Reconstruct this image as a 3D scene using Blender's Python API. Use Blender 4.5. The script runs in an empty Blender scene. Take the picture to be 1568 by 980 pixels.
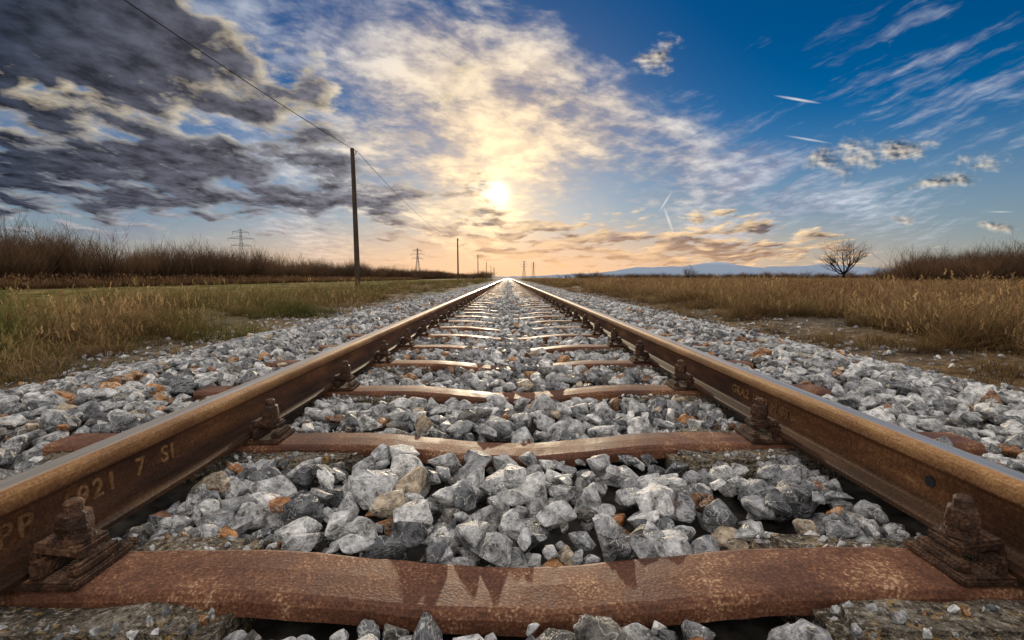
import bpy, bmesh, math, random
import numpy as np
from mathutils import Vector, Matrix, noise as mnoise
rng=np.random.default_rng(7); random.seed(7)
scene=bpy.context.scene
scene.view_settings.view_transform='Standard'
scene.view_settings.look='None'
scene.view_settings.exposure=0
R=math.radians
root=scene.collection

# ------------------------------------------------------------------ node helpers
class NB:
    def __init__(s,nt): s.nt=nt
    def n(s,t,**kw):
        nd=s.nt.nodes.new(t)
        for k,v in kw.items(): setattr(nd,k,v)
        return nd
    def set(s,sock,v):
        if isinstance(v,bpy.types.NodeSocket): s.nt.links.new(v,sock)
        elif isinstance(v,(int,float)) and hasattr(sock.default_value,'__len__'):
            sock.default_value=[v]*len(sock.default_value)
        elif isinstance(v,tuple) and len(v)==3 and len(getattr(sock,'default_value',[0]*3))==4: sock.default_value=(*v,1)
        else: sock.default_value=v
    def m(s,op,a,b=0.0,c=None,clamp=False):
        nd=s.n('ShaderNodeMath',operation=op,use_clamp=clamp)
        s.set(nd.inputs[0],a); s.set(nd.inputs[1],b)
        if c is not None: s.set(nd.inputs[2],c)
        return nd.outputs[0]
    def vm(s,op,a,b=None,scale=None):
        nd=s.n('ShaderNodeVectorMath',operation=op)
        s.set(nd.inputs[0],a)
        if b is not None: s.set(nd.inputs[1],b)
        if scale is not None: s.set(nd.inputs['Scale'],scale)
        return nd.outputs['Value'] if op in('LENGTH','DOT_PRODUCT') else nd.outputs['Vector']
    def noise(s,vec,scale,detail=4,rough=.5,dist=0.0,color=False,dim='3D'):
        nd=s.n('ShaderNodeTexNoise',noise_dimensions=dim)
        if vec is not None: s.set(nd.inputs['Vector'],vec)
        nd.inputs['Scale'].default_value=scale; nd.inputs['Detail'].default_value=detail
        nd.inputs['Roughness'].default_value=rough; nd.inputs['Distortion'].default_value=dist
        return nd.outputs['Color'] if color else nd.outputs[0]
    def mr(s,v,a,b,c=0.0,d=1.0,interp='SMOOTHSTEP'):
        nd=s.n('ShaderNodeMapRange',interpolation_type=interp)
        s.set(nd.inputs['Value'],v); nd.inputs['From Min'].default_value=a; nd.inputs['From Max'].default_value=b
        nd.inputs['To Min'].default_value=c; nd.inputs['To Max'].default_value=d
        return nd.outputs[0]
    def mix(s,f,a,b,blend='MIX'):
        nd=s.n('ShaderNodeMix',data_type='RGBA',blend_type=blend)
        s.set(nd.inputs[0],f); s.set(nd.inputs[6],a); s.set(nd.inputs[7],b)
        return nd.outputs[2]
    def ramp(s,f,stops,interp='LINEAR'):
        nd=s.n('ShaderNodeValToRGB'); nd.color_ramp.interpolation=interp
        el=nd.color_ramp.elements
        while len(el)<len(stops): el.new(.5)
        for e,(p,c) in zip(el,stops): e.position=p; e.color=(*c,1)
        s.set(nd.inputs[0],f); return nd.outputs[0]
    def sep(s,v):
        nd=s.n('ShaderNodeSeparateXYZ'); s.set(nd.inputs[0],v); return nd.outputs
    def comb(s,x,y,z=0.0):
        nd=s.n('ShaderNodeCombineXYZ'); s.set(nd.inputs[0],x); s.set(nd.inputs[1],y); s.set(nd.inputs[2],z); return nd.outputs[0]
    def mapping(s,v,loc=(0,0,0),rot=0.0,scl=(1,1,1),vt='TEXTURE'):
        nd=s.n('ShaderNodeMapping',vector_type=vt); s.set(nd.inputs[0],v)
        nd.inputs[1].default_value=loc; nd.inputs[2].default_value=(0,0,rot); nd.inputs[3].default_value=scl
        return nd.outputs[0]
    def bump(s,h,strength=.5,dist=.01,normal=None):
        nd=s.n('ShaderNodeBump'); s.set(nd.inputs['Height'],h)
        nd.inputs['Strength'].default_value=strength; nd.inputs['Distance'].default_value=dist
        if normal is not None: s.set(nd.inputs['Normal'],normal)
        return nd.outputs[0]

def new_mat(name):
    m=bpy.data.materials.new(name); m.use_nodes=True; nt=m.node_tree; nt.nodes.clear()
    b=NB(nt); out=b.n('ShaderNodeOutputMaterial'); p=b.n('ShaderNodeBsdfPrincipled')
    nt.links.new(p.outputs[0],out.inputs[0]); p.inputs['Specular IOR Level'].default_value=.25
    return m,b,p,out

# ------------------------------------------------------------------ materials
def mat_rust(name,stops,rough=(.5,.85),scale=14,bumpd=.004,fs=14,spec=.25,wf=.4):
    m,b,p,_=new_mat(name)
    pos=b.n('ShaderNodeNewGeometry').outputs['Position']
    a=b.noise(pos,scale,4,.62); f=b.noise(pos,scale*fs,2,.7)
    mixf=b.m('ADD',b.m('MULTIPLY',a,1-wf),b.m('MULTIPLY',f,wf))
    c=b.ramp(mixf,stops)
    b.set(p.inputs['Base Color'],c)
    b.set(p.inputs['Roughness'],b.mr(a,.3,.7,rough[0],rough[1])); p.inputs['Specular IOR Level'].default_value=spec
    b.set(p.inputs['Normal'],b.bump(b.m('ADD',f,b.m('MULTIPLY',a,1.2)),.5,bumpd))
    return m
M_bar=mat_rust('rusty_steel_bar',[(.32,(.045,.020,.013)),(.44,(.085,.034,.020)),(.52,(.14,.058,.031)),(.58,(.22,.105,.058)),(.65,(.46,.32,.20))],(.52,.78),8,.0018,26,.28,.5)
M_fast=mat_rust('rusty_fastener',[(.34,(.012,.008,.006)),(.5,(.045,.022,.014)),(.60,(.11,.055,.030)),(.72,(.24,.15,.09))],(.55,.85),25,.005,8)
M_let=mat_rust('worn_lettering',[(.34,(.09,.04,.018)),(.5,(.20,.10,.042)),(.66,(.36,.21,.11))],(.5,.8),25,.002,8)

def mat_rail():
    m,b,p,_=new_mat('rail_steel')
    g=b.n('ShaderNodeNewGeometry'); pos=g.outputs['Position']; nrm=b.sep(g.outputs['True Normal'])
    xyz=b.sep(pos)
    st=b.mapping(pos,scl=(1,5,1))
    a=b.noise(st,14,5,.66); f=b.noise(pos,190,2,.7)
    mf=b.m('ADD',b.m('MULTIPLY',a,.64),b.m('MULTIPLY',f,.36))
    rust=b.ramp(mf,[(.32,(.024,.011,.007)),(.44,(.062,.026,.012)),(.53,(.120,.050,.021)),(.61,(.21,.096,.038)),(.70,(.38,.22,.10))])
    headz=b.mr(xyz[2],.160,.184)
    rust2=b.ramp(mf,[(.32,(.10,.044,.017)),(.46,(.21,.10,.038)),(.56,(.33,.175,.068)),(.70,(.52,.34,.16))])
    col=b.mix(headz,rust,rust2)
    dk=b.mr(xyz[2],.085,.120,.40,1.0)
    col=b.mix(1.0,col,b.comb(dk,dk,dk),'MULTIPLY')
    ax=b.m('ABSOLUTE',xyz[0])
    off=b.m('ABSOLUTE',b.m('SUBTRACT',ax,.7480))
    wob=b.m('MULTIPLY',b.m('SUBTRACT',b.noise(st,7,2,.6),.5),.008)
    band=b.mr(b.m('ADD',off,wob),.013,.022,1.0,0.0)
    top=b.m('MULTIPLY',b.m('MULTIPLY',band,b.mr(nrm[2],.80,.95)),b.mr(xyz[2],.175,.185))
    stl=b.mix(b.mr(b.noise(b.mapping(pos,scl=(.4,14,1)),30,2,.6),.35,.7),(.58,.51,.43),(.76,.70,.62))
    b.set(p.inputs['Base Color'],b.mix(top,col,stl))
    b.set(p.inputs['Metallic'],b.m('MULTIPLY',top,.9))
    b.set(p.inputs['Roughness'],b.mr(top,0,1,.64,.36,'LINEAR'))
    b.set(p.inputs['Normal'],b.bump(b.m('MULTIPLY',b.m('ADD',f,b.m('MULTIPLY',a,1.5)),b.mr(top,0,1,1,.15)),.5,.0022))
    return m
M_rail=mat_rail()

def mat_concrete():
    m,b,p,_=new_mat('weathered_concrete')
    pos=b.n('ShaderNodeNewGeometry').outputs['Position']
    a=b.noise(pos,11,4,.65); f=b.noise(pos,110,2,.7); l=b.noise(pos,45,3,.7)
    c=b.ramp(a,[(.3,(.045,.038,.030)),(.5,(.12,.10,.075)),(.7,(.24,.21,.17))])
    c=b.mix(b.mr(l,.56,.64,0,.8),c,(.34,.22,.08))
    c=b.mix(b.mr(f,.54,.64,0,.8),c,(.38,.35,.31))
    c=b.mix(b.mr(f,.36,.46,.8,0),c,(.02,.016,.012))
    b.set(p.inputs['Base Color'],c); p.inputs['Roughness'].default_value=.92
    b.set(p.inputs['Normal'],b.bump(b.m('ADD',f,l),1.0,.014))
    return m
M_conc=mat_concrete()

def mat_stone():
    m,b,p,_=new_mat('ballast_stone')
    pos=b.n('ShaderNodeNewGeometry').outputs['Position']
    rnd=b.n('ShaderNodeObjectInfo').outputs['Random']
    rp=b.vm('ADD',pos,b.comb(b.m('MULTIPLY',rnd,37.0),b.m('MULTIPLY',rnd,11.0),0.0))
    base=b.ramp(rnd,[(0,(.13,.135,.145)),(.16,(.40,.405,.415)),(.38,(.24,.245,.26)),(.52,(.53,.53,.53)),(.70,(.31,.315,.325)),(.84,(.15,.14,.13)),(.90,(.38,.31,.23)),(.935,(.30,.14,.06)),(.955,(.19,.10,.055)),(.98,(.38,.20,.09))],'CONSTANT')
    a=b.noise(rp,34,3,.75); v=b.noise(rp,30,2,.55)
    t=b.mr(a,.33,.67,.22,1.78,'LINEAR')
    c=b.mix(1.0,base,b.comb(t,t,t),'MULTIPLY')
    vein=b.mr(b.m('ABSOLUTE',b.m('SUBTRACT',v,.5)),0,.018,.7,0.0)
    c=b.mix(vein,c,(.60,.60,.58))
    b.set(p.inputs['Base Color'],c); b.set(p.inputs['Roughness'],b.mr(a,.3,.7,.45,.85))
    b.set(p.inputs['Normal'],b.bump(a,1.0,.016))
    return m
M_stone=mat_stone()

def mat_bed():
    m,b,p,_=new_mat('ballast_bed')
    pos=b.n('ShaderNodeNewGeometry').outputs['Position']; y=b.sep(pos)[1]
    vo=b.n('ShaderNodeTexVoronoi'); b.set(vo.inputs['Vector'],pos); vo.inputs['Scale'].default_value=15
    a=b.noise(pos,30,3,.7)
    near=b.ramp(a,[(.3,(.016,.014,.012)),(.7,(.06,.053,.046))])  # kept dark to paint the shade in gaps between stones
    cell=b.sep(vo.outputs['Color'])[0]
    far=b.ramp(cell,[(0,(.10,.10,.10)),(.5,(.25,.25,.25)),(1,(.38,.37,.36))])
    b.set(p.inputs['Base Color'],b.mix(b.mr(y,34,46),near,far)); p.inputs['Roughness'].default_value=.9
    b.set(p.inputs['Normal'],b.bump(b.m('MULTIPLY',vo.outputs['Distance'],-1.0),.8,.05))
    return m
M_bed=mat_bed()

def mat_ground():
    m,b,p,_=new_mat('verge_and_field_soil')
    pos=b.n('ShaderNodeNewGeometry').outputs['Position']; x,y,z=b.sep(pos)
    a=b.noise(pos,.55,4,.65); f=b.noise(pos,9,3,.72); g=b.noise(pos,60,2,.7); L=b.noise(b.mapping(pos,scl=(1,6,1)),.12,4,.6)
    soil=b.ramp(f,[(.3,(.035,.026,.018)),(.5,(.10,.078,.055)),(.62,(.20,.165,.125)),(.72,(.34,.31,.27))])
    fg=b.m('ADD',b.m('MULTIPLY',f,.5),b.m('MULTIPLY',g,.5))
    dry=b.ramp(fg,[(.35,(.06,.036,.018)),(.5,(.13,.085,.042)),(.65,(.26,.18,.095))])
    green=b.ramp(fg,[(.35,(.07,.057,.020)),(.5,(.18,.15,.055)),(.65,(.33,.27,.11))])
    c=b.mix(b.mr(a,.42,.56),soil,dry)
    c=b.mix(b.m('MULTIPLY',b.mr(b.m('ADD',x,b.m('MULTIPLY',L,6.0)),-8.5,-6.0,1.0,0.0),b.mr(x,-27,-25)),c,green)
    c=b.mix(b.mr(x,-27,-25,1,0),c,(.09,.055,.03))
    c=b.mix(b.mr(x,6,14,0,.8),c,b.mix(L,(.08,.045,.025),(.17,.105,.06)))
    c=b.mix(b.mr(y,60,220,0,.75),c,b.mix(L,(.09,.058,.035),(.17,.12,.07)))
    b.set(p.inputs['Base Color'],c); p.inputs['Roughness'].default_value=.95; p.inputs['Specular IOR Level'].default_value=.1
    b.set(p.inputs['Normal'],b.bump(f,.9,.06))
    return m
M_ground=mat_ground()

def mat_foliage(name,stops,trans=.35,tipgain=1.5,posmix=None,nscale=.5):
    m=bpy.data.materials.new(name); m.use_nodes=True; nt=m.node_tree; nt.nodes.clear(); b=NB(nt)
    out=b.n('ShaderNodeOutputMaterial')
    pos=b.n('ShaderNodeNewGeometry').outputs['Position']
    rnd=b.n('ShaderNodeObjectInfo').outputs['Random']
    n=b.noise(pos,nscale,1,.6)
    fac=b.m('ADD',b.m('MULTIPLY',rnd,.45),b.m('MULTIPLY',b.mr(n,.35,.65),.55))
    c=b.ramp(fac,stops)
    if posmix:
        c2=b.ramp(fac,posmix[2]); x=b.sep(pos)[0]
        c=b.mix(b.m('MULTIPLY',b.mr(x,posmix[0],posmix[1],1,0),b.mr(b.noise(pos,.45,1,.6),.42,.56)),c,c2)
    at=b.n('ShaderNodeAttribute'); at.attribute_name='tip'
    t=b.mr(at.outputs['Fac'],0,1,.20,tipgain,'LINEAR')  # shade painted into the colour: dark at the base, brighter at the tip
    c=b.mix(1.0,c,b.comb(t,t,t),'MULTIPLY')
    d=b.n('ShaderNodeBsdfDiffuse'); b.set(d.inputs[0],c)
    if trans<=0:
        nt.links.new(d.outputs[0],out.inputs[0]); return m
    tr=b.n('ShaderNodeBsdfTranslucent'); b.set(tr.inputs[0],c)
    mx=b.n('ShaderNodeMixShader'); mx.inputs[0].default_value=trans
    nt.links.new(d.outputs[0],mx.inputs[1]); nt.links.new(tr.outputs[0],mx.inputs[2]); nt.links.new(mx.outputs[0],out.inputs[0])
    return m
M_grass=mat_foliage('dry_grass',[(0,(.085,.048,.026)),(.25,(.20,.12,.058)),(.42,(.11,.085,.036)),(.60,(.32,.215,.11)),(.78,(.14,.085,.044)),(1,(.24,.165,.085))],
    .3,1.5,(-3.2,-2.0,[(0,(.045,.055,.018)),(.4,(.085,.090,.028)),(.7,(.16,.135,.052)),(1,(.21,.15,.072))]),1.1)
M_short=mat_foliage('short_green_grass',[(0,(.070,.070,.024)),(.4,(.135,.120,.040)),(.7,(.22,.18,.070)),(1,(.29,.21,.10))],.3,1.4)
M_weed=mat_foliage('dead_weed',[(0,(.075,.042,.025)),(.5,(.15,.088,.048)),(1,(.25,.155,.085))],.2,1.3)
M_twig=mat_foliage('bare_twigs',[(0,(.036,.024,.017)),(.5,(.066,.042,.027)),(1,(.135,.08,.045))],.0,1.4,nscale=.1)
def mat_simple(name,c1,c2,scale,rough=.85,metal=0,bd=.01,stretch=(1,1,1)):
    m,b,p,_=new_mat(name); pos=b.n('ShaderNodeNewGeometry').outputs['Position']
    a=b.noise(b.mapping(pos,scl=stretch),scale,4,.65)
    b.set(p.inputs['Base Color'],b.ramp(a,[(.3,c1),(.7,c2)])); p.inputs['Roughness'].default_value=rough
    p.inputs['Metallic'].default_value=metal; b.set(p.inputs['Normal'],b.bump(a,.6,bd)); return m
M_wood=mat_simple('weathered_pole_wood',(.025,.018,.014),(.085,.06,.045),14,.9,0,.01,(1,1,12))
M_wire=mat_simple('wire_metal',(.02,.02,.022),(.05,.05,.055),5,.7)
M_galv=mat_simple('pylon_steel',(.10,.11,.13),(.17,.18,.20),.5,.6)
M_ins=mat_simple('porcelain',(.25,.2,.17),(.35,.3,.26),5,.3)
def mat_mount():
    m,b,p,out=new_mat('hazy_mountain'); pos=b.n('ShaderNodeNewGeometry').outputs['Position']; z=b.sep(pos)[2]
    n=b.noise(pos,.004,4,.65)
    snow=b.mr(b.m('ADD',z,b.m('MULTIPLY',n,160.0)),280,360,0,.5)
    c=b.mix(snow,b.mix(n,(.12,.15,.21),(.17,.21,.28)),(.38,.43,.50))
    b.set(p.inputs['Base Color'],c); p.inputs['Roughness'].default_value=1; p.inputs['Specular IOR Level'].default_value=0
    b.set(p.inputs['Emission Color'],(.32,.38,.47)); p.inputs['Emission Strength'].default_value=.42  # aerial haze painted in as a bluish self-glow
    return m
M_mount=mat_mount()

# ------------------------------------------------------------------ mesh helpers
def link(o,parent=None):
    root.objects.link(o)
    if parent: o.parent=parent
    return o
def mesh_obj(name,verts,faces,mat,parent=None,smooth=False,do_link=True,attr=None):
    me=bpy.data.meshes.new(name); me.from_pydata([tuple(v) for v in verts],[],faces); me.materials.append(mat)
    if smooth: me.polygons.foreach_set('use_smooth',[True]*len(me.polygons))
    if attr is not None:
        a=me.attributes.new('tip','FLOAT','POINT'); a.data.foreach_set('value',np.array(attr,dtype=np.float32))
    me.update(); o=bpy.data.objects.new(name,me)
    if do_link: link(o,parent)
    return o
def grid_faces(nx,ny):
    f=[]
    for j in range(ny-1):
        for i in range(nx-1):
            a=j*nx+i; f.append((a,a+1,a+nx+1,a+nx))
    return f
def fbm(x,y,s,o=3):
    v=0;a=1;t=0
    for k in range(o):
        v+=a*mnoise.noise(Vector((x*s,y*s,3.3+k*7))); t+=a; a*=.5; s*=2.1
    return v/t
def grid_mesh(name,xs,ys,zf,mat):
    nx,ny=len(xs),len(ys)
    X,Y=np.meshgrid(xs,ys); Z=np.empty_like(X)
    for j in range(ny):
        for i in range(nx): Z[j,i]=zf(X[j,i],Y[j,i])
    co=np.stack([X,Y,Z],-1).reshape(-1,3).astype(np.float32)
    me=bpy.data.meshes.new(name); me.vertices.add(nx*ny); me.vertices.foreach_set('co',co.ravel())
    a=(np.arange(ny-1)[:,None]*nx+np.arange(nx-1)[None,:]).ravel()
    q=np.stack([a,a+1,a+nx+1,a+nx],-1).ravel().astype(np.int32); nf=len(a)
    me.loops.add(nf*4); me.loops.foreach_set('vertex_index',q); me.polygons.add(nf)
    me.polygons.foreach_set('loop_start',(np.arange(nf)*4).astype(np.int32))
    me.polygons.foreach_set('use_smooth',np.ones(nf,dtype=bool)); me.materials.append(mat)
    me.update(calc_edges=True); me.validate(); return link(bpy.data.objects.new(name,me))

def scatter(name,pts,rots,scls,idxs,coll,parent=None):
    pts=np.asarray(pts,dtype=np.float32); n=len(pts)
    me=bpy.data.meshes.new(name); me.vertices.add(n); me.vertices.foreach_set('co',pts.ravel())
    a=me.attributes.new('rot','FLOAT_VECTOR','POINT'); a.data.foreach_set('vector',np.asarray(rots,dtype=np.float32).ravel())
    a=me.attributes.new('scl','FLOAT_VECTOR','POINT'); a.data.foreach_set('vector',np.asarray(scls,dtype=np.float32).ravel())
    a=me.attributes.new('idx','INT','POINT'); a.data.foreach_set('value',np.asarray(idxs,dtype=np.int32))
    me.update(); o=link(bpy.data.objects.new(name,me),parent)
    ng=bpy.data.node_groups.new(name+'_scatter','GeometryNodeTree')
    ng.interface.new_socket('Geometry',in_out='INPUT',socket_type='NodeSocketGeometry')
    ng.interface.new_socket('Geometry',in_out='OUTPUT',socket_type='NodeSocketGeometry')
    N=ng.nodes.new; L=ng.links.new
    gi=N('NodeGroupInput'); go=N('NodeGroupOutput'); ci=N('GeometryNodeCollectionInfo')
    ci.inputs['Collection'].default_value=coll; ci.inputs['Separate Children'].default_value=True; ci.inputs['Reset Children'].default_value=True
    ip=N('GeometryNodeInstanceOnPoints'); ip.inputs['Pick Instance'].default_value=True
    def at(nm,t):
        d=N('GeometryNodeInputNamedAttribute'); d.data_type=t; d.inputs['Name'].default_value=nm; return d.outputs['Attribute']
    e=N('FunctionNodeEulerToRotation'); L(at('rot','FLOAT_VECTOR'),e.inputs[0])
    L(gi.outputs[0],ip.inputs['Points']); L(ci.outputs[0],ip.inputs['Instance']); L(at('idx','INT'),ip.inputs['Instance Index'])
    L(e.outputs[0],ip.inputs['Rotation']); L(at('scl','FLOAT_VECTOR'),ip.inputs['Scale']); L(ip.outputs[0],go.inputs[0])
    md=o.modifiers.new('scatter','NODES'); md.node_group=ng
    return o
def proto_coll(name,objs):
    c=bpy.data.collections.new(name)
    for o in objs: c.objects.link(o)
    return c

# ------------------------------------------------------------------ terrain
BAR=.06
RB=.072
def target(x,y=0):
    ax=abs(x)
    if ax<.70: return .036
    if ax<1.75: return .055
    return .055-(ax-1.75)/(2.95-1.75)*.255
def ground_z(x,y):
    ax=abs(x); d=math.hypot(x,y)
    z=-.20+ (.05*fbm(x,y,.7,3)+.02*fbm(x+9,y,3,2) if d<80 else 0)
    if x>3: z+= .10*max(0,min(1,(x-3.2)/1.5))
    if x<-3: z+= .05*max(0,min(1,(-x-3.5)/3))
    if ax<2.9: z-=.3*min(1,(2.9-ax)/.5)
    return z
def powspace(lo,hi,n,p=4.0):
    a=-(abs(lo)**(1/p)); c=hi**(1/p); t=np.linspace(a,c,n); return np.sign(t)*np.abs(t)**p
gx=powspace(-9500,9500,420); gy=powspace(-400,9500,420)
grid_mesh('ground',gx,gy,ground_z,M_ground)
by=np.concatenate([np.arange(-2,12,.12),np.arange(12,50,.5),np.array([60,80,120,200,400,900])])
def bed_z(x,y):
    drop=.06 if y<38 else max(0,.06*(1-(y-38)/8))
    return target(x)-drop+.01*mnoise.noise(Vector((x*6,y*6,0)))
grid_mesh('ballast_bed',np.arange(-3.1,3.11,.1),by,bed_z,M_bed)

# ------------------------------------------------------------------ sleepers
Y0=.697; SP=.60
def dip(x):
    return -.031*(.5+.5*math.cos(math.pi*x/.44)) if abs(x)<.44 else 0
def bar_mesh():
    prof=[(-.058,-.034),(-.059,-.012),(-.055,-.003),(-.048,0),(0,.0015),(.048,0),(.055,-.003),(.059,-.012),(.058,-.034)]
    xs=np.linspace(-1.22,1.22,140); v=[];f=[];k=len(prof)
    for x in xs:
        for (y,z) in prof:
            j=.0014*mnoise.noise(Vector((x*9,y*40,z*10)))+.0008*mnoise.noise(Vector((x*35,y*40,z*10)))
            v.append((x,y+j*1.6,z+dip(x)+j))
    for i in range(len(xs)-1):
        for q in range(k-1):
            a=i*k+q; f.append((a,a+k,a+k+1,a+1))
    me=bpy.data.meshes.new('bar'); me.from_pydata(v,[],f); me.materials.append(M_bar); me.update(); return me
def box(bm,x0,x1,y0,y1,z0,z1,bev=0.0,seg=2,M=None):
    r=bmesh.ops.create_cube(bm,size=1.0); vs=r['verts']
    for v in vs:
        v.co=Vector((x0+(v.co.x+.5)*(x1-x0),y0+(v.co.y+.5)*(y1-y0),z0+(v.co.z+.5)*(z1-z0)))
    if bev:
        es=list({e for v in vs for e in v.link_edges})
        r2=bmesh.ops.bevel(bm,geom=es,offset=bev,segments=seg,affect='EDGES'); vs=list({v for f in r2['faces'] for v in f.verts}|{v for v in vs if v.is_valid})
    if M: bmesh.ops.transform(bm,matrix=M,verts=[v for v in vs if v.is_valid])
def block_mesh(sgn,seed):
    bm=bmesh.new(); bmesh.ops.create_cube(bm,size=1.0)
    bmesh.ops.bevel(bm,geom=bm.edges[:],offset=.04,segments=2,affect='EDGES')
    bmesh.ops.triangulate(bm,faces=bm.faces[:])
    bmesh.ops.subdivide_edges(bm,edges=bm.edges[:],cuts=9,use_grid_fill=True)
    for v in bm.verts:
        x=sgn*(.40+(v.co.x+.5)*.80); y=v.co.y*(.25 if v.co.z>0 else .28); z=-.17+(v.co.z+.5)*.212
        n=Vector((mnoise.noise(Vector((x*11,y*11,z*11+seed))),mnoise.noise(Vector((x*11,y*11+40,z*11+seed))),mnoise.noise(Vector((x*14,y*14,z*11+90+seed)))))
        n2=mnoise.noise_vector(Vector((x*45,y*45,z*45+seed)))
        v.co=Vector((x,y,z))+n*.012+n2*.005
    bmesh.ops.recalc_face_normals(bm,faces=bm.faces[:])
    me=bpy.data.meshes.new('block'); bm.to_mesh(me); bm.free(); me.materials.append(M_conc); return me
def cyl(bm,cx,cy,z0,z1,r0,r1,n=16,cap=True,rot=0):
    r=bmesh.ops.create_cone(bm,cap_ends=cap,segments=n,radius1=r0,radius2=r1,depth=z1-z0)
    bmesh.ops.transform(bm,matrix=Matrix.Translation((cx,cy,(z0+z1)/2))@Matrix.Rotation(rot,4,'Z'),verts=r['verts'])
    return r['verts']
def fastener_mesh():
    bm=bmesh.new()
    box(bm,-.130,.130,-.055,.055,0,.012,.003)
    for s in (-1,1):
        box(bm,*(sorted((s*.060,s*.077))),-.048,.048,.010,.036,.004)
        box(bm,*(sorted((s*.104,s*.124))),-.040,.040,.010,.026,.004)
        M=Matrix.Translation((s*.082,0,.043))@Matrix.Rotation(s*R(7),4,'Y')
        box(bm,-.034,.034,-.029,.029,-.008,.008,.004,2,M)
        M=Matrix.Translation((s*.050,0,.030))
        box(bm,-.008,.008,-.027,.027,-.008,.010,.003,2,M)
        cx=s*.088
        cyl(bm,cx,0,.050,.056,.025,.024,20)
        cyl(bm,cx,0,.056,.062,.020,.020,16)
        cyl(bm,cx,0,.062,.070,.022,.0225,6,True,.3); cyl(bm,cx,0,.070,.088,.0225,.0205,6,True,.3); cyl(bm,cx,0,.088,.092,.0205,.015,6,True,.3)
        cyl(bm,cx,0,.092,.104,.0125,.0120,14); cyl(bm,cx,0,.104,.108,.0120,.008,14)
    bmesh.ops.triangulate(bm,faces=bm.faces[:])
    bmesh.ops.subdivide_edges(bm,edges=[e for e in bm.edges if e.calc_length()>.02],cuts=2)
    for v in bm.verts:
        n=mnoise.noise_vector(v.co*60); v.co+=n*.0014
    me=bpy.data.meshes.new('fastener'); bm.to_mesh(me); bm.free(); me.materials.append(M_fast); return me
me_bar=bar_mesh(); me_bl=[block_mesh(-1,s*5) for s in range(3)]; me_br=[block_mesh(1,50+s*5) for s in range(3)]; me_f=fastener_mesh()
RC=.746
NEAR=16
for k in range(-1,NEAR):
    e=bpy.data.objects.new('railway_sleeper',me_bar); link(e)
    e.location=(0,Y0+SP*k+random.uniform(-.008,.008)*(k>0),BAR); e.rotation_euler=(0,random.uniform(-.002,.002),random.uniform(-.004,.004)*(k>0))
    for nm,me,x,z in (('concrete_block_left',me_bl[k%3],0,-.060),('concrete_block_right',me_br[k%3],0,-.060),('rail_fastener_left',me_f,-RC,0.0005),('rail_fastener_right',me_f,RC,0.0005)):
        o=bpy.data.objects.new(nm,me); link(o,e); o.location=(x,0,z+.0)
def joined(name,parts):
    bm=bmesh.new(); mats=[]
    for me,x,z,mat in parts:
        t=me.copy(); t.transform(Matrix.Translation((x,0,z)))
        i0=len(bm.faces); bm.from_mesh(t); bm.faces.ensure_lookup_table()
        if mat not in mats: mats.append(mat)
        for f in bm.faces[i0:]: f.material_index=mats.index(mat)
    me=bpy.data.meshes.new(name); bm.to_mesh(me); bm.free()
    me.materials.clear()
    for m in mats: me.materials.append(m)
    return bpy.data.objects.new(name,me)
sl=joined('sleeper_unit',[(me_bar,0,0,M_bar),(me_bl[0],0,-.06,M_conc),(me_br[0],0,-.06,M_conc),(me_f,-RC,.0005,M_fast),(me_f,RC,.0005,M_fast)])
c=proto_coll('sleeper_source',[sl]); ks=np.arange(NEAR,900)
scatter('distant_railway_sleepers',[(0,Y0+SP*k,BAR) for k in ks],np.zeros((len(ks),3)),np.ones((len(ks),3)),np.zeros(len(ks)),c)

# ------------------------------------------------------------------ rails
half=[(.055,0),(.055,.008),(.050,.0105),(.022,.016),(.011,.022),(.0068,.034),(.0062,.060),(.0070,.078),(.012,.086),(.0275,.091),(.0290,.094),(.0287,.108),(.0275,.1145),(.0250,.1190),(.0205,.1222),(.0130,.1240),(0,.1250)]
prof=[(x,z) for x,z in half]+[(-x,z) for x,z in reversed(half[:-1])]
def rail(cx):
    ys=[-2,0,1,2,4,8,16,40,100,300,950]; v=[];f=[];k=len(prof)
    for y in ys:
        for x,z in prof: v.append((x,y,z))
    for i in range(len(ys)-1):
        for q in range(k):
            a=i*k+q; b_=i*k+(q+1)%k; f.append((a,b_,b_+k,a+k))
    f.append(tuple(range(k)))
    o=mesh_obj('steel_rail',v,f,M_rail)
    bm=bmesh.new(); bm.from_mesh(o.data); bmesh.ops.recalc_face_normals(bm,faces=bm.faces[:]); bm.to_mesh(o.data); bm.free()
    o.location=(cx,0,RB); return o
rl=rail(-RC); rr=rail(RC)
def lettering(txt,parent,side,y,size):
    cu=bpy.data.curves.new('lettering','FONT'); cu.body=txt; cu.size=size; cu.extrude=.0016; cu.bevel_depth=.0007; cu.space_character=1.25; cu.align_x='LEFT'
    t=bpy.data.objects.new('tmp',cu); root.objects.link(t); bpy.context.view_layer.update()
    me=bpy.data.meshes.new_from_object(t.evaluated_get(bpy.context.evaluated_depsgraph_get())); root.objects.unlink(t)
    me.materials.clear(); me.materials.append(M_let)
    o=bpy.data.objects.new('raised_lettering',me); link(o,parent)
    o.location=(side*.0078,y,.038); o.rotation_euler=(R(90),0,R(90)*side); return o
lettering('HPP  1921  7  SI',rl,1,.62,.048)
lettering('GRAZ 1909 M.ST.',rr,-1,1.62,.038)
bm=bmesh.new(); cyl(bm,0,0,-.001,.0025,.010,.010,20); me=bpy.data.meshes.new('web_hole'); bm.to_mesh(me); bm.free(); me.materials.append(M_wire)
o=bpy.data.objects.new('bolt_hole',me); link(o,rr); o.location=(-.0068,.845,.055); o.rotation_euler=(0,R(-90),0)

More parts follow.
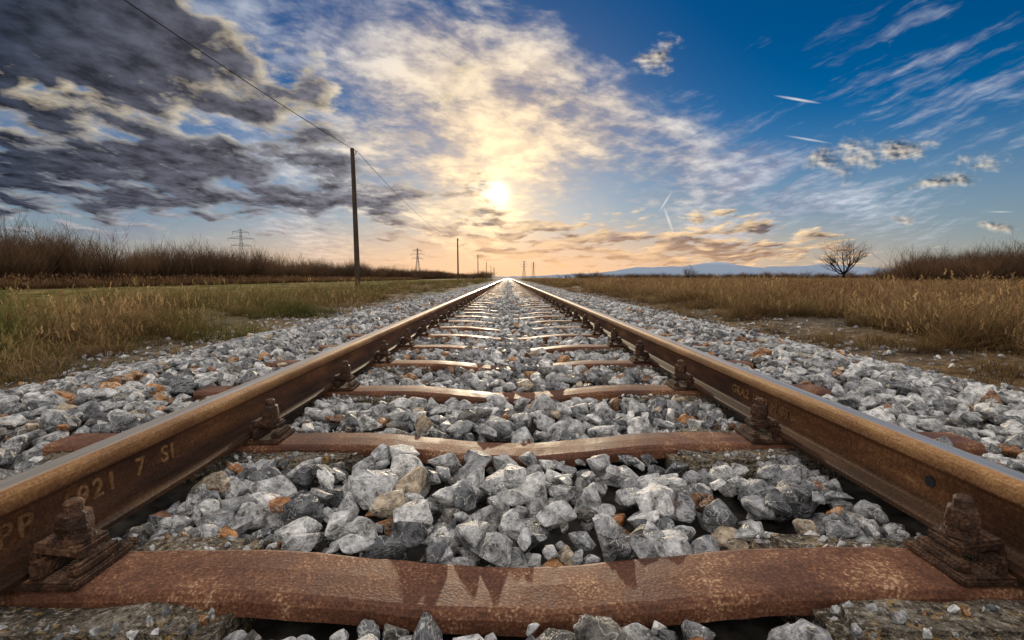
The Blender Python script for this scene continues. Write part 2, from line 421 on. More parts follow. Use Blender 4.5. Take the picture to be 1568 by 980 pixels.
# ------------------------------------------------------------------ ballast stones
def stone_proto(i):
    bm=bmesh.new(); r=np.random.default_rng(100+i)
    n=r.integers(12,20); P=r.normal(size=(n,3)); P/=np.linalg.norm(P,axis=1)[:,None]
    P*=r.uniform(.78,1.18,size=(n,1)); P*=np.array([1.0,r.uniform(.62,.9),r.uniform(.50,.75)])
    for p in P: bm.verts.new(p)
    h=bmesh.ops.convex_hull(bm,input=bm.verts[:])
    bmesh.ops.delete(bm,geom=[v for v in bm.verts if not v.link_faces],context='VERTS')
    bmesh.ops.dissolve_limit(bm,angle_limit=R(14),verts=bm.verts[:],edges=bm.edges[:])
    bmesh.ops.bevel(bm,geom=bm.edges[:],offset=.05,segments=2,affect='EDGES',clamp_overlap=True)
    bmesh.ops.triangulate(bm,faces=bm.faces[:])
    bmesh.ops.subdivide_edges(bm,edges=[e for e in bm.edges if e.calc_length()>.20],cuts=2)
    bmesh.ops.triangulate(bm,faces=bm.faces[:])
    for v in bm.verts:
        q=v.co*2.6+Vector((i*9,0,0)); v.co*=1+.09*mnoise.noise(q)+.05*mnoise.noise(q*3)
    bmesh.ops.recalc_face_normals(bm,faces=bm.faces[:])
    me=bpy.data.meshes.new('stone_%02d'%i); bm.to_mesh(me); bm.free(); me.materials.append(M_stone)
    return bpy.data.objects.new('stone_%02d'%i,me)
NS=20
stones=proto_coll('stone_source',[stone_proto(i) for i in range(NS)])
cell=.01; X0,X1,YA,YB=-3.3,3.3,.15,11.0
nx=int((X1-X0)/cell); ny=int((YB-YA)/cell)
xs=X0+(np.arange(nx)+.5)*cell
T1=np.array([target(x) for x in xs],dtype=np.float32); H=np.tile(T1-.065,(ny,1))
def blocked(x,y,r):
    ax=abs(x)
    if .695-r*.25<ax<.80+r*.7: return True
    k=round((y-Y0)/SP); dy=abs(y-(Y0+SP*k))
    if ax<1.25 and dy<.060+r*.75: return True
    if .39<ax<1.25 and dy<.112+r*.5: return ax<.70 or random.random()<.6
    return False
P=[];RO=[];SC=[];ID=[]
def drop(s,mean,first):
    gxs=np.arange(X0+.1,X1-.1,s); gys=np.arange(YA+.08,YB-.1,s)
    order=[(a,b) for b in gys for a in gxs]; random.shuffle(order)
    for a,b in order:
        x=a+random.uniform(-.5,.5)*s; y=b+random.uniform(-.5,.5)*s
        edge=abs(x)
        if edge>2.75 and random.random()<(edge-2.75)/.5: continue
        r=min(.056,max(.016,random.lognormvariate(math.log(mean),.33)))
        if y<.62: r=min(r,.036)
        if blocked(x,y,r): 
            r=random.uniform(.012,.022)
            if blocked(x,y,r): continue
        i=int((x-X0)/cell); j=int((y-YA)/cell); k=max(1,int(r/cell*.55))
        K=max(1,int(r/cell))
        if i<K or j<K or i>=nx-K-1 or j>=ny-K-1: continue
        loc=H[j-k:j+k+1,i-k:i+k+1]; h=float(loc.mean())*.6+float(loc.max())*.4
        t=T1[i]+.010*math.sin(x*5+y*3)-(.014 if y<.62 and edge<.7 else 0)
        if not first and h>t-.010: continue
        zc=h+r*.42
        if zc+r*.5>t+.026: zc=t+.026-r*.5
        P.append((x,y,zc)); RO.append((random.uniform(-.5,.5) if random.random()<.7 else random.uniform(-3,3),random.uniform(-.5,.5),random.uniform(0,6.28)))
        SC.append((r*random.uniform(1.0,1.35),r*random.uniform(.95,1.15),r*random.uniform(.9,1.15))); ID.append(random.randrange(NS))
        g=np.arange(-K,K+1)*cell; D=g[:,None]**2+g[None,:]**2
        cap=zc+.62*np.sqrt(np.maximum(0,r*r-D)); 
        sub=H[j-K:j+K+1,i-K:i+K+1]; np.copyto(sub,np.where(D<r*r,np.maximum(sub,cap),sub))
drop(.054,.034,True); drop(.048,.032,False); drop(.045,.028,False); drop(.044,.022,False)
for _ in range(3200):
    sx=random.choice((-1,1)); k=random.randrange(0,14); yy=Y0+SP*k
    if random.random()<.40: x=sx*random.uniform(.40,.70); y=yy+random.choice((-1,1))*random.uniform(.066,.125); z=.046; r=random.uniform(.004,.011)
    else: x=sx*random.uniform(.60,.695); y=yy+random.uniform(.11,.49); z=.028; r=random.uniform(.016,.032)
    P.append((x,y,z)); RO.append((random.uniform(-3,3),random.uniform(-3,3),0)); SC.append((r,r,r)); ID.append(random.randrange(NS))
y=11.0
while y<46:
    s=.062+.0018*(y-11)*1.4
    for x in np.arange(-3.0,3.0,s):
        xx=x+random.uniform(-.5,.5)*s; yy=y+random.uniform(-.5,.5)*s; r=s*.62*random.uniform(.75,1.25)
        if blocked(xx,yy,min(r,.04)): continue
        P.append((xx,yy,target(xx)-r*.45+random.uniform(-.012,.012))); RO.append((random.uniform(-3,3),random.uniform(-.6,.6),random.uniform(0,6.28)))
        SC.append((r,r,r*.9)); ID.append(random.randrange(NS))
    y+=s
for _ in range(3600):
    sd=random.choice((-1,1)); x=sd*(2.8+abs(random.gauss(0,.6))); yy=random.uniform(1.5,22); r=random.uniform(.012,.038)
    P.append((x,yy,ground_z(x,yy)+r*.3)); RO.append((random.uniform(-3,3),0,random.uniform(0,6))); SC.append((r,r,r*.8)); ID.append(random.randrange(NS))
scatter('ballast_gravel',P,RO,SC,ID,stones)

# ------------------------------------------------------------------ grass
def tuft(name,n,h,spread,w,mat,lean=.5,seeds=False,segs=3):
    v=[];f=[];t=[]
    for _ in range(n):
        a=random.uniform(0,6.283); rr_=spread*math.sqrt(random.random()); bx,by_=rr_*math.cos(a),rr_*math.sin(a)
        hh=h*random.uniform(.35,1.0); la=a+random.uniform(-1.3,1.3); ln=hh*lean*random.uniform(.2,1.4); pa=la+1.57+random.uniform(-.8,.8)
        ww=w*random.uniform(.6,1.2); px,py=math.cos(pa)*ww/2,math.sin(pa)*ww/2; b0=len(v)
        for s in range(segs):
            q=s/segs; k=1-q*.6
            cx=bx+math.cos(la)*ln*q**1.8; cy=by_+math.sin(la)*ln*q**1.8; cz=hh*(q-.18*q*q*lean)-.02
            v+= [(cx-px*k,cy-py*k,cz),(cx+px*k,cy+py*k,cz)]; t+=[q,q]
        v.append((bx+math.cos(la)*ln,by_+math.sin(la)*ln,hh*(1-.3*lean))); t.append(1)
        for s in range(segs-1):
            q=b0+s*2; f.append((q,q+1,q+3,q+2))
        q=b0+(segs-1)*2; f.append((q,q+1,q+2))
        if seeds and random.random()<.5:
            tx,ty,tz=v[-1]
            for _k in range(4):
                u=random.uniform(-.012,.012); b1=len(v); z=tz-_k*.018
                v+=[(tx-.006+u,ty,z),(tx+.006+u,ty+.006,z+.006),(tx+u,ty,z+.028)]; t+=[1,1,1]; f.append((b1,b1+1,b1+2))
    return mesh_obj(name,v,f,mat,do_link=False,attr=t)
G=proto_coll('grass_source',[tuft('tuft_0%d'%i,52,.32,.14,.0055,M_grass,random.uniform(.7,1.3)) for i in range(5)]+[tuft('tuft_1%d'%i,34,.46,.12,.0055,M_grass,.6,True) for i in range(3)])
GS=proto_coll('short_source',[tuft('short_%d'%i,50,.14,.15,.006,M_short,.9,False,2) for i in range(4)])
W=proto_coll('weed_source',[tuft('weed_%d'%i,22,.55,.15,.0065,M_weed,.4,True,3) for i in range(4)])
gp=[];gr=[];gs=[];gi_=[]; sp=[];sr=[];ss=[];si=[]; wp=[];wr=[];ws=[];wi=[]
def cover(x,y): return fbm(x,y,.55,3)
for _ in range(52000):
    r=2.6+ (150-2.6)*random.random()**1.6; a=random.uniform(-1.0,1.0); x=r*math.sin(a); yy=r*math.cos(a)
    ax=abs(x)
    if ax<2.95: continue
    cv=cover(x,yy); c2=mnoise.noise(Vector((x*1.7,yy*1.7,8))); z=ground_z(x,yy); far=1+r/34
    dedge=min(1,(ax-2.9)/1.3)
    if x>0:
        bare = (cv<-.10 and x<5.0) or random.random()>.25+.75*dedge or (c2<-.25 and random.random()<.7)
        if bare: continue
        hs=(.50+.46*dedge)*(1+.8*cv+.9*c2)
        if x>5 and random.random()<.40:
            wp.append((x,yy,z)); wr.append((random.uniform(-.15,.15),random.uniform(-.15,.15),random.uniform(0,6.28))); k=random.uniform(.5,1.05)*(1+.5*c2); ws.append((k*far,k*far,k*.95)); wi.append(random.randrange(4))
        else:
            idx=random.randrange(8) if x>4 else random.randrange(5)
            gp.append((x,yy,z)); gr.append((random.uniform(-.3,.3),random.uniform(-.3,.3),random.uniform(0,6.28))); k=max(.2,hs*random.uniform(.55,1.2)); gs.append((k*far,k*far,k)); gi_.append(idx)
    else:
        if x<-10.5-1.5*math.sin(yy*.15) and x>-26:
            if random.random()<.6:
                sp.append((x,yy,z)); sr.append((0,0,random.uniform(0,6.28))); k=random.uniform(.35,.7); ss.append((k*far*1.5,k*far*1.5,k)); si.append(random.randrange(4))
            continue
        if x<=-26:
            k=random.uniform(.8,2.0); wp.append((x,yy,z)); wr.append((0,0,random.uniform(0,6))); ws.append((k*far,k*far,k)); wi.append(random.randrange(4)); continue
        if cv<-.04 and random.random()<.93: continue
        if random.random()>.2+.8*dedge: continue
        if random.random()<.38:
            sp.append((x,yy,z)); sr.append((0,0,random.uniform(0,6.28))); k=random.uniform(.5,1.1); ss.append((k*far,k*far,k)); si.append(random.randrange(4))
        else:
            hs=(.42+.42*dedge)*(1+.9*cv+1.0*c2)
            gp.append((x,yy,z)); gr.append((random.uniform(-.3,.3),random.uniform(-.3,.3),random.uniform(0,6.28))); k=max(.2,hs*random.uniform(.5,1.25)); gs.append((k*far,k*far,k)); gi_.append(random.randrange(8))
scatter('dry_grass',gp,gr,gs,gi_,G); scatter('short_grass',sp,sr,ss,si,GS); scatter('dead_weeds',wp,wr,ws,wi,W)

# ------------------------------------------------------------------ woody plants
def tube(v,f,t,pts,rads,tv,n=4):
    b0=len(v)
    for i,(p,r) in enumerate(zip(pts,rads)):
        d=(pts[min(i+1,len(pts)-1)]-pts[max(i-1,0)])
        if d.length<1e-6: d=Vector((0,0,1))
        d.normalize(); u=d.orthogonal().normalized(); w=d.cross(u)
        for k in range(n):
            a=6.2832*k/n; v.append(p+(u*math.cos(a)+w*math.sin(a))*r); t.append(tv[i])
    for i in range(len(pts)-1):
        for k in range(n):
            a=b0+i*n+k; b_=b0+i*n+(k+1)%n; f.append((a,b_,b_+n,a+n))
def grow(v,f,t,p,d,L,r,depth,maxd,up=.15,wob=.25,kids=(3,5),n=4,spread=.75):
    segs=4 if depth<2 else 2; pts=[p.copy()]; rads=[r]; dd=d.copy()
    for i in range(segs):
        dd=(dd+Vector((random.gauss(0,wob),random.gauss(0,wob),random.gauss(0,wob)+up))*.5).normalized()
        pts.append(pts[-1]+dd*(L/segs)); rads.append(r*(1-.62*(i+1)/segs))
    tv=[min(1,(depth+i/segs)/maxd) for i in range(segs+1)]
    tube(v,f,t,pts,rads,tv,n if depth<2 else 3)
    if depth<maxd:
        for _ in range(random.randint(*kids)):
            q=random.uniform(.3,1.0); i=min(segs-1,int(q*segs)); pp=pts[i].lerp(pts[i+1],q*segs-i)
            az=random.uniform(0,6.28); dv=(dd+Vector((math.cos(az),math.sin(az),random.uniform(-.1,.5)))*spread).normalized()
            grow(v,f,t,pp,dv,L*random.uniform(.5,.75),max(rads[i]*.55,.005),depth+1,maxd,up,wob,kids,n,spread)
def shrub(name,nst,h,maxd,thick,spread,kids,mat=M_twig):
    v=[];f=[];t=[]
    for _ in range(nst):
        a=random.uniform(0,6.28); q=.5*math.sqrt(random.random()); p=Vector((q*math.cos(a),q*math.sin(a),-.05))
        d=Vector((math.cos(a)*spread*random.random(),math.sin(a)*spread*random.random(),1)).normalized()
        grow(v,f,t,p,d,h*random.uniform(.45,.75),thick*random.uniform(.6,1),0,maxd,.25,.22,kids,3,.5)
    return mesh_obj(name,v,f,mat,do_link=False,attr=t)
SH=proto_coll('shrub_source',[shrub('shrub_%d'%i,random.randint(8,12),3.0,2,.030,.45,(4,5)) for i in range(6)])
hp=[];hr=[];hs_=[];hi=[]
for _ in range(1700):
    yy=4+300*random.random()**1.5; x=-28.5-random.random()*6-.012*yy
    k=random.uniform(.55,1.15)*(1+.45*mnoise.noise(Vector((yy*.16,x*.1,0))))
    if yy<75: k*=1.12
    hp.append((x,yy,-.2)); hr.append((random.uniform(-.1,.1),random.uniform(-.1,.1),random.uniform(0,6.28))); hs_.append((k*1.15,k*1.15,k)); hi.append(random.randrange(6))
scatter('bare_hedgerow',hp,hr,hs_,hi,SH)
hp=[];hr=[];hs_=[];hi=[]
for _ in range(800):
    yy=random.uniform(38,75); x=.74*yy+ random.random()**.8*42; k=random.uniform(.55,1.2)*(1+.7*mnoise.noise(Vector((yy*.1,x*.16,5))))
    k*=min(1.1,.40+(x-.74*yy)/12)
    hp.append((x,yy,-.15)); hr.append((0,0,random.uniform(0,6.28))); hs_.append((k*1.35,k*1.35,k)); hi.append(random.randrange(6))
scatter('bare_thicket',hp,hr,hs_,hi,SH)
hp=[];hr=[];hs_=[];hi=[]
for _ in range(1500):
    q=random.random()
    if q<.3: x=random.uniform(-110,-12); yy=random.uniform(260,380); k=random.uniform(.9,1.6)*(.6+.9*abs(mnoise.noise(Vector((x*.04,0,0)))))
    elif q<.8: yy=random.uniform(150,220); x=random.uniform(.14,1.1)*yy; k=random.uniform(.3,.8)
    else: x=random.uniform(30,320); yy=random.uniform(260,380); k=random.uniform(.9,1.8)*(.4+1.0*abs(mnoise.noise(Vector((x*.03,4,0)))))
    hp.append((x,yy,-.2)); hr.append((0,0,random.uniform(0,6.28))); hs_.append((k*2.2,k*2.2,k)); hi.append(random.randrange(6))
scatter('distant_treeline',hp,hr,hs_,hi,SH)
def tree(name,loc,h,seed,maxd=4):
    random.seed(seed); v=[];f=[];t=[]
    base=Vector((0,0,-.1)); top=Vector((.1,.05,h*.16))
    tube(v,f,t,[base,Vector((.03,0,h*.08)),top],[h*.035,h*.028,h*.026],[0,0,0],8)
    for i in range(8):
        a=6.28*i/8+random.uniform(-.3,.3); s=random.uniform(.35,1.3)
        d=Vector((math.cos(a)*s,math.sin(a)*s,random.uniform(.6,1.1))).normalized()
        grow(v,f,t,top.copy(),d,h*random.uniform(.36,.50),h*.016,0,maxd-1,.12,.24,(4,6),5,.8)
    o=mesh_obj(name,v,f,M_twig,attr=t); o.location=loc; return o
tree('bare_tree',(48,70,-.15),6.8,11,4)
tree('bare_tree',(38.5,105,-.15),3.4,5,4)
tree('bare_tree',(-31,33,-.15),4.6,21,4)
tree('bare_tree',(-33,52,-.15),4.4,23,4)
tree('bare_tree',(61,72,-.15),5.4,31,4)
tree('bare_tree',(54,58,-.15),4.6,37,4)
random.seed(99)

# ------------------------------------------------------------------ poles + wire
def pole(loc,h,lean=0):
    bm=bmesh.new(); n=12; rings=9
    prev=None
    for i in range(rings):
        q=i/(rings-1); r=.17-.05*q; ring=[]
        for k in range(n):
            a=6.2832*k/n; rr2=r*(1+.05*math.sin(3*a+i)); ring.append(bm.verts.new((rr2*math.cos(a)+.02*math.sin(q*4),rr2*math.sin(a),-.4+q*(h+.4))))
        if prev:
            for k in range(n): bm.faces.new((prev[k],prev[(k+1)%n],ring[(k+1)%n],ring[k]))
        prev=ring
    top=bm.verts.new((.02*math.sin(4),0,h+.06))
    for k in range(n): bm.faces.new((prev[k],prev[(k+1)%n],top))
    me=bpy.data.meshes.new('telegraph_pole'); bm.to_mesh(me); bm.free(); me.materials.append(M_wood)
    o=link(bpy.data.objects.new('telegraph_pole',me)); o.location=loc; o.rotation_euler=(0,lean,0)
    bm=bmesh.new(); cyl(bm,.20,0,h-.36,h-.22,.012,.012,8); box(bm,.06,.21,-.015,.015,h-.37,h-.34,.004)
    me=bpy.data.meshes.new('bracket'); bm.to_mesh(me); bm.free(); me.materials.append(M_wire); link(bpy.data.objects.new('insulator_bracket',me),o)
    bm=bmesh.new(); cyl(bm,.20,0,h-.27,h-.22,.05,.045,14); cyl(bm,.20,0,h-.22,h-.16,.035,.04,14); cyl(bm,.20,0,h-.16,h-.11,.04,.02,14)
    me=bpy.data.meshes.new('insulator'); bm.to_mesh(me); bm.free(); me.materials.append(M_ins); link(bpy.data.objects.new('insulator',me),o)
    return o
poles=[(-9.2,30),(-9.9,97),(-10.3,168),(-10.6,240),(-11,315),(-9.2,-34)]
for i,(x,yy) in enumerate(poles): pole((x,yy,-.2),8.35,R(-.6) if i==0 else 0)
def wire(a,b_,sag):
    v=[];f=[];t=[]; pts=[]
    for i in range(41):
        q=i/40; p=a.lerp(b_,q); p.z-=4*sag*q*(1-q); pts.append(p)
    tube(v,f,t,pts,[.015]*41,[0]*41,6); return v,f
allv=[];allf=[]
seq=[poles[5]]+poles[:5]
for (xa,ya),(xb,yb) in zip(seq[:-1],seq[1:]):
    v,f=wire(Vector((xa+.20,ya,7.98)),Vector((xb+.20,yb,7.98)),1.25); k=len(allv); allv+=v; allf+=[tuple(i+k for i in q) for q in f]
mesh_obj('overhead_wire',allv,allf,M_wire)

# ------------------------------------------------------------------ lattice pylons
def pylon(loc,h,yaw):
    v=[];f=[];t=[]
    def st(a,b_,r=.10): tube(v,f,t,[Vector(a),Vector(b_)],[r,r],[0,0],4)
    def w(z): 
        q=z/h; return (3.0*(1-q/.62)+.75*(q/.62))*1.0 if q<.62 else .75-.45*(q-.62)/.38
    lv=[0,.14,.27,.39,.5,.6,.68,.76,.84,.92,1.0]
    for a,b_ in zip(lv[:-1],lv[1:]):
        za,zb=a*h,b_*h; wa,wb=w(za),w(zb); ca=[(-wa,-wa),(wa,-wa),(wa,wa),(-wa,wa)]; cb=[(-wb,-wb),(wb,-wb),(wb,wb),(-wb,wb)]
        for k in range(4):
            st((*ca[k],za),(*cb[k],zb),.16); n=(k+1)%4
            st((*ca[k],za),(*cb[n],zb),.08); st((*ca[n],za),(*cb[k],zb),.08); st((*cb[k],zb),(*cb[n],zb),.08)
    for q,arm in ((.66,5.2),(.80,6.6),(.93,4.2)):
        z=q*h; ww=w(z)
        for s in (-1,1):
            for y_ in (-ww,ww):
                st((0,y_,z),(s*arm,0,z+.2),.13); st((0,y_,z+1.5),(s*arm,0,z+.25),.10)
            for j in range(1,4): st((s*arm*j/4,0,z),(s*arm*j/4,0,z+1.4*(1-j/4)),.07)
            st((s*arm,0,z+.2),(s*arm,0,z-1.5),.12)
    o=mesh_obj('electricity_pylon',v,f,M_galv); o.location=loc; o.rotation_euler=(0,0,yaw); return o
pylon((-156,290,-.2),29,.5); pylon((-88,480,-.2),29,.5); pylon((28,860,-.2),30,.5); pylon((48,930,-.2),30,.5); pylon((-40,1400,-.2),30,.5)
# ------------------------------------------------------------------ mountains
def mountains(name,yy,prof_,jag,depth):
    us=np.linspace(prof_[0][0],prof_[-1][0],420); v=[];f=[]; nr=7
    hh=np.interp(us,[p[0] for p in prof_],[p[1] for p in prof_])
    for j in range(nr):
        q=j/(nr-1)
        for i,u in enumerate(us):
            z=hh[i]*(1+jag*fbm(u*9,yy*.001,3.0,5))*math.sin(q*math.pi/2)**1.2
            z+= 18*fbm(u*25,q*3+2,2.5,4)*(q>0)
            v.append((u*(yy+depth*(q-1)),yy+depth*(q-1)+120*fbm(u*14,q*5,2,3),z-4))
    return mesh_obj(name,v,grid_faces(len(us),nr),M_mount,smooth=True)
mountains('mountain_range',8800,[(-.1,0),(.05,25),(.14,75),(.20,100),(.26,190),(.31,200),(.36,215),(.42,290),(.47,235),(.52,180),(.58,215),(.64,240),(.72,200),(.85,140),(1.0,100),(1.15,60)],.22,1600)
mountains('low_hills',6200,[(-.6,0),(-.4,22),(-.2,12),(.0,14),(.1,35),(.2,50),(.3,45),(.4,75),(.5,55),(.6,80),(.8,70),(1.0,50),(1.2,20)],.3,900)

# ------------------------------------------------------------------ sky
SUN_EL=9.4; SUN_AZ=-1.4
S=Vector((math.sin(R(SUN_AZ))*math.cos(R(SUN_EL)),math.cos(R(SUN_AZ))*math.cos(R(SUN_EL)),math.sin(R(SUN_EL))))
world=bpy.data.worlds.new('World'); scene.world=world; world.use_nodes=True
try: world.cycles.sampling_method='NONE'
except Exception: pass
nt=world.node_tree; nt.nodes.clear(); b=NB(nt)
sky=b.n('ShaderNodeTexSky'); sky.sky_type='NISHITA'; sky.sun_disc=False; sky.sun_elevation=R(SUN_EL); sky.sun_rotation=R(SUN_AZ); sky.air_density=1.0; sky.dust_density=.3; sky.ozone_density=3.5
D=b.n('ShaderNodeTexCoord').outputs['Generated']; dx,dy,dz=b.sep(D)
yc=b.m('MAXIMUM',dy,.06); U=b.m('DIVIDE',dx,yc); V=b.m('DIVIDE',dz,yc); P0=b.comb(U,V,0.0)
front=b.m('MULTIPLY',b.mr(dy,.05,.3),b.mr(dz,-.03,-.005))
def planar(p,k=.15):
    u,v_,_=b.sep(p); d=b.m('ADD',b.m('MAXIMUM',v_,-.05),k); return b.comb(b.m('DIVIDE',u,d),b.m('DIVIDE',1.0,d),0.0)
COLS=[-1.0+.15*i for i in range(14)]
ROWS=[(0.0,[.15]*14,[.25]*14),
(.053,[.25,.25,.25,.25,.25,.3,.38,.50,.50,.60,.62,.50,.2,.1],[.4,.4,.4,.4,.5,.6,.8,.7,.6,.5,.5,.4,.3,.3]),
(.10,[.34,.34,.30,.30,.34,.42,.42,.45,.40,.46,.44,.25,0,0],[.6,.6,.6,.6,.6,.7,.9,.8,.7,.55,.6,.6,.5,.3]),
(.164,[.64,.68,.64,.64,.62,.52,.36,.22,.1,0,0,0,0,0],[.6,.6,.6,.6,.65,.85,.95,.85,.6,.85,.95,.85,.6,.3]),
(.227,[.66,.72,.78,.72,.55,.35,.25,.15,0,0,0,0,0,0],[.7,.7,.7,.7,.7,.85,.95,.85,.8,1,.9,.6,.3,.3]),
(.29,[.50,.54,.54,.50,.46,.40,.18,0,0,0,0,0,0,0],[.8,.8,.8,.75,.75,.85,.95,.95,1,.9,.4,.25,.45,.45]),
(.353,[.42,.54,.68,.77,.52,.15,.28,.1,0,0,0,0,0,0],[.8,.8,.8,.8,.75,.85,.95,1,.9,.5,.1,.25,.5,.55]),
(.415,[.78,.88,.88,.74,.38,0,.22,0,0,0,0,0,0,0],[.5,.5,.5,.6,.8,.9,1,.9,.55,.1,.1,.35,.45,.5]),
(.476,[.98,1,.98,.55,.12,0,0,0,0,0,0,0,0,0],[.2,.2,.4,.7,.9,.95,.95,.5,.1,0,.25,.5,.35,.25]),
(.536,[.95,1,.85,.25,0,0,0,0,0,0,0,0,0,0],[0,0,.3,.7,.95,.9,.5,.1,0,0,.15,.3,.25,.1])]
wn=b.noise(P0,5.0,3,.6,color=True,dim='2D'); w=b.vm('SCALE',b.vm('SUBTRACT',wn,(.5,.5,.5)),scale=.13)
PW=b.vm('ADD',P0,b.vm('MULTIPLY',w,(1.0,.6,0.0)))
uw,vw,_=b.sep(PW)
un=b.m('DIVIDE',b.m('ADD',uw,1.1),2.2)
acc=None;pv=None
for v_,r_,g_ in ROWS:
    c=b.ramp(un,[((u+1.1)/2.2,(r_[i],g_[i],0)) for i,u in enumerate(COLS)],'EASE')
    acc=c if acc is None else b.mix(b.mr(vw,pv,v_),acc,c)
    pv=v_
mR,mG,_=b.sep(acc)
BL=[(.29,.435,.085,.050,20,.95),(.68,.242,.13,.060,18,1.0),(.80,.262,.11,.045,0,.95),(.95,.222,.10,.032,0,.9),(.88,.195,.15,.028,5,.85),(1.0,.107,.09,.020,0,.9),(.78,.125,.06,.016,0,.8),(-.040,.178,.040,.016,-12,1.05)]
def blobs(vec,lst):
    acc=None
    for (u,v_,ru,rv,rot,w_) in lst:
        q=b.mr(b.vm('LENGTH',b.mapping(vec,(u,v_,0),R(rot),(ru,rv,1))),0,1,w_,0.0,'LINEAR')
        acc=q if acc is None else b.m('MAXIMUM',acc,q)
    return acc
ns=b.noise(b.mapping(P0,scl=(1,.55,1)),14.0,5,.60,dim='2D')
ns1=b.noise(b.mapping(b.vm('ADD',P0,(-.007,-.005,0.0)),scl=(1,.55,1)),14.0,3,.60,dim='2D')
smb=blobs(b.vm('ADD',P0,b.vm('MULTIPLY',w,(.6,.4,0.0))),BL)
sm=b.m('ADD',smb,b.m('MULTIPLY',b.m('SUBTRACT',ns,.5),1.3))
sm=b.m('MULTIPLY',sm,b.mr(smb,0,.15))
def cn(p,d=7): return b.noise(planar(p),2.9,d,.57,dim='2D')
n0=cn(b.vm('ADD',P0,b.vm('SCALE',w,scale=.25)))
sunP=(S.x/S.y,S.z/S.y,0)
dvec=b.vm('SUBTRACT',sunP,P0); dl=b.vm('LENGTH',dvec); dn=b.vm('NORMALIZE',dvec)
n1=cn(b.vm('ADD',b.vm('ADD',P0,b.vm('SCALE',w,scale=.25)),b.vm('SCALE',b.vm('ADD',dn,(.0,.10,0)),scale=.022)),5)
c0=b.m('ADD',b.m('MULTIPLY',mR,1.35),b.m('MULTIPLY',b.m('SUBTRACT',n0,.5),2.0))
aC=b.m('MULTIPLY',b.m('MAXIMUM',b.mr(c0,.46,.76),b.mr(sm,.30,.95,0,.92)),front)
lit=b.m('SUBTRACT',n0,n1)
thick=b.mr(c0,.48,1.05)
lum=b.m('ADD',b.m('SUBTRACT',.76,b.m('MULTIPLY',thick,1.06)),b.m('MULTIPLY',lit,3.8))
lum=b.m('ADD',lum,b.m('MULTIPLY',b.m('SUBTRACT',ns,.5),.25),clamp=True)
lums=b.m('ADD',.52,b.m('MULTIPLY',b.m('SUBTRACT',ns,ns1),4.0),clamp=True)
lum=b.m('ADD',b.m('MULTIPLY',lum,b.mr(smb,0,.06,1,0)),b.m('MULTIPLY',lums,b.mr(smb,0,.06)))
near=b.mr(dl,.05,1.1,1,0,'LINEAR')
n2=b.noise(planar(P0),7.0,4,.60,dim='2D')
dkv=b.mr(n2,.32,.68,.50,1.7,'LINEAR')
darkc=b.mix(1.0,b.mix(near,(.018,.028,.050),(.17,.16,.185)),b.comb(dkv,dkv,dkv),'MULTIPLY')
warm=b.mr(V,.22,.36)
lowr=b.mr(U,-.35,.0)
brightc=b.mix(lowr,(.40,.42,.46),(1.0,.74,.46))
brightc=b.mix(b.m('MULTIPLY',warm,.85),brightc,(.98,.82,.56))
brightc=b.mix(b.mr(smb,0,.06),brightc,(.80,.71,.58))
colC=b.mix(lum,darkc,brightc)
pp=b.vm('ADD',P0,b.vm('MULTIPLY',w,(.45,.35,0)))
na=b.noise(b.mapping(pp,(0,0,0),R(-14),(.30,.10,1)),1.0,6,.64,dim='2D')
nb_=b.noise(b.mapping(pp,(0,0,0),R(24),(.42,.042,1)),1.0,6,.64,dim='2D')
sel=b.mr(b.m('ADD',U,b.m('MULTIPLY',V,.5)),.42,.65)
nn=b.m('ADD',b.m('MULTIPLY',b.m('ADD',b.m('MULTIPLY',na,b.m('SUBTRACT',1.0,sel)),b.m('MULTIPLY',nb_,sel)),.74),b.m('MULTIPLY',n2,.26))
aA=b.m('MULTIPLY',b.mr(b.m('ADD',b.m('MULTIPLY',mG,.60),b.m('MULTIPLY',b.m('SUBTRACT',nn,.5),1.35)),.20,.72),b.m('MULTIPLY',front,.93))
colA=b.mix(b.mr(dl,.08,.60,1,0),(.56,.59,.68),(.95,.76,.52))
shade=b.m('ADD',b.mr(na,.34,.66,.55,1.05),b.mr(n2,.35,.65,-.15,.17))
colA=b.mix(1.0,colA,b.comb(shade,shade,b.m('ADD',b.m('MULTIPLY',shade,.8),.2)),'MULTIPLY')
colA=b.mix(b.mr(U,-.72,-.34,.85,0),colA,(.13,.18,.29))
hs=b.n('ShaderNodeHueSaturation'); b.set(hs.inputs['Saturation'],b.mr(dz,.02,.30,.55,1.45)); b.set(hs.inputs['Color'],sky.outputs[0])
clear=b.vm('SCALE',hs.outputs[0],scale=.1)
lumc=b.vm('DOT_PRODUCT',clear,(.3,.5,.2))
clear=b.vm('SCALE',clear,scale=b.m('DIVIDE',1.0,b.m('ADD',1.0,b.m('MULTIPLY',lumc,.9))))
tint=b.mix(b.mr(dz,.05,.42),(.92,.98,1.10),(.52,.62,.74))
clear=b.vm('MULTIPLY',clear,tint)
CT=[(.575,.352,.050,.0032,-9,1.0),(.60,.275,.050,.0028,-9,.7),(.325,.115,.034,.0035,-68,.8),(.317,.152,.028,.0030,58,.7),(1.0,.133,.03,.002,0,.6)]
ct=b.m('MULTIPLY',blobs(P0,CT),b.m('MULTIPLY',front,.8))
col=b.mix(aA,clear,colA)
col=b.mix(ct,col,(.95,.92,.88))
col=b.mix(aC,col,colC)
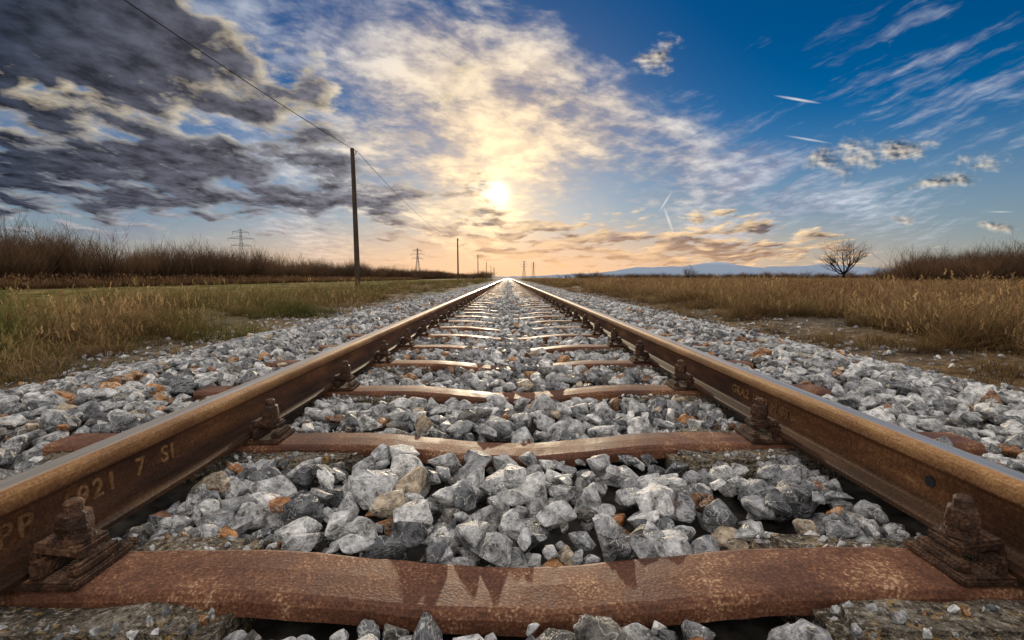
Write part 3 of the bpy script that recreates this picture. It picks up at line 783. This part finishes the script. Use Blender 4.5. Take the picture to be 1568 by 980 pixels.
dt=b.m('MAXIMUM',b.vm('DOT_PRODUCT',b.vm('NORMALIZE',D),tuple(S)),0.0)
g1=b.vm('SCALE',(.20,.11,.04),scale=b.m('POWER',dt,40.0))
g2=b.vm('SCALE',(.42,.29,.12),scale=b.m('POWER',dt,300.0))
g3=b.vm('SCALE',(2.0,1.7,1.2),scale=b.m('POWER',dt,5000.0))
att=b.m('SUBTRACT',1.0,b.m('MULTIPLY',aC,.85))
glow=b.vm('SCALE',b.vm('ADD',g1,b.vm('ADD',g2,g3)),scale=att)
hg=b.m('MULTIPLY',b.mr(V,0,.14,1,0),b.m('MULTIPLY',front,b.mr(b.m('ABSOLUTE',U),.0,.95,1,.15)))
col=b.mix(b.m('MULTIPLY',hg,.80),col,(1.0,.56,.28))
col=b.vm('ADD',col,glow)
rear_fill=b.m('MAXIMUM',b.mr(dy,-.05,.35,1,0),b.mr(dz,.60,.85))  # bright cloud deck added behind and overhead, out of view, to fill-light the foreground
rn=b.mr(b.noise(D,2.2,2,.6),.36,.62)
rear_fill_col=b.mix(rn,b.vm('ADD',clear,(.18,.19,.21)),(1.70,1.54,1.34))
col=b.mix(b.m('MULTIPLY',rear_fill,b.mr(dz,-.05,.05)),col,rear_fill_col)
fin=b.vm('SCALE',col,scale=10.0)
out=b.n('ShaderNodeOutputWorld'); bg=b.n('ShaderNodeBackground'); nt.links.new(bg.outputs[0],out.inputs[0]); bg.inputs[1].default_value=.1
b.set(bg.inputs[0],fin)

sl_=bpy.data.lights.new('sun','SUN'); sl_.energy=3.2; sl_.angle=R(1.0); sl_.color=(1,.82,.58)
so=bpy.data.objects.new('sun',sl_); root.objects.link(so); so.rotation_euler=(-S).to_track_quat('-Z','Y').to_euler()

cam=bpy.data.cameras.new('camera'); co=bpy.data.objects.new('camera',cam); root.objects.link(co)
cam.sensor_width=36; cam.lens=17.2; cam.clip_start=.02; cam.clip_end=30000
co.location=(-.02,0,.492); co.rotation_euler=(R(90-4.95),0,R(-.46)); scene.camera=co
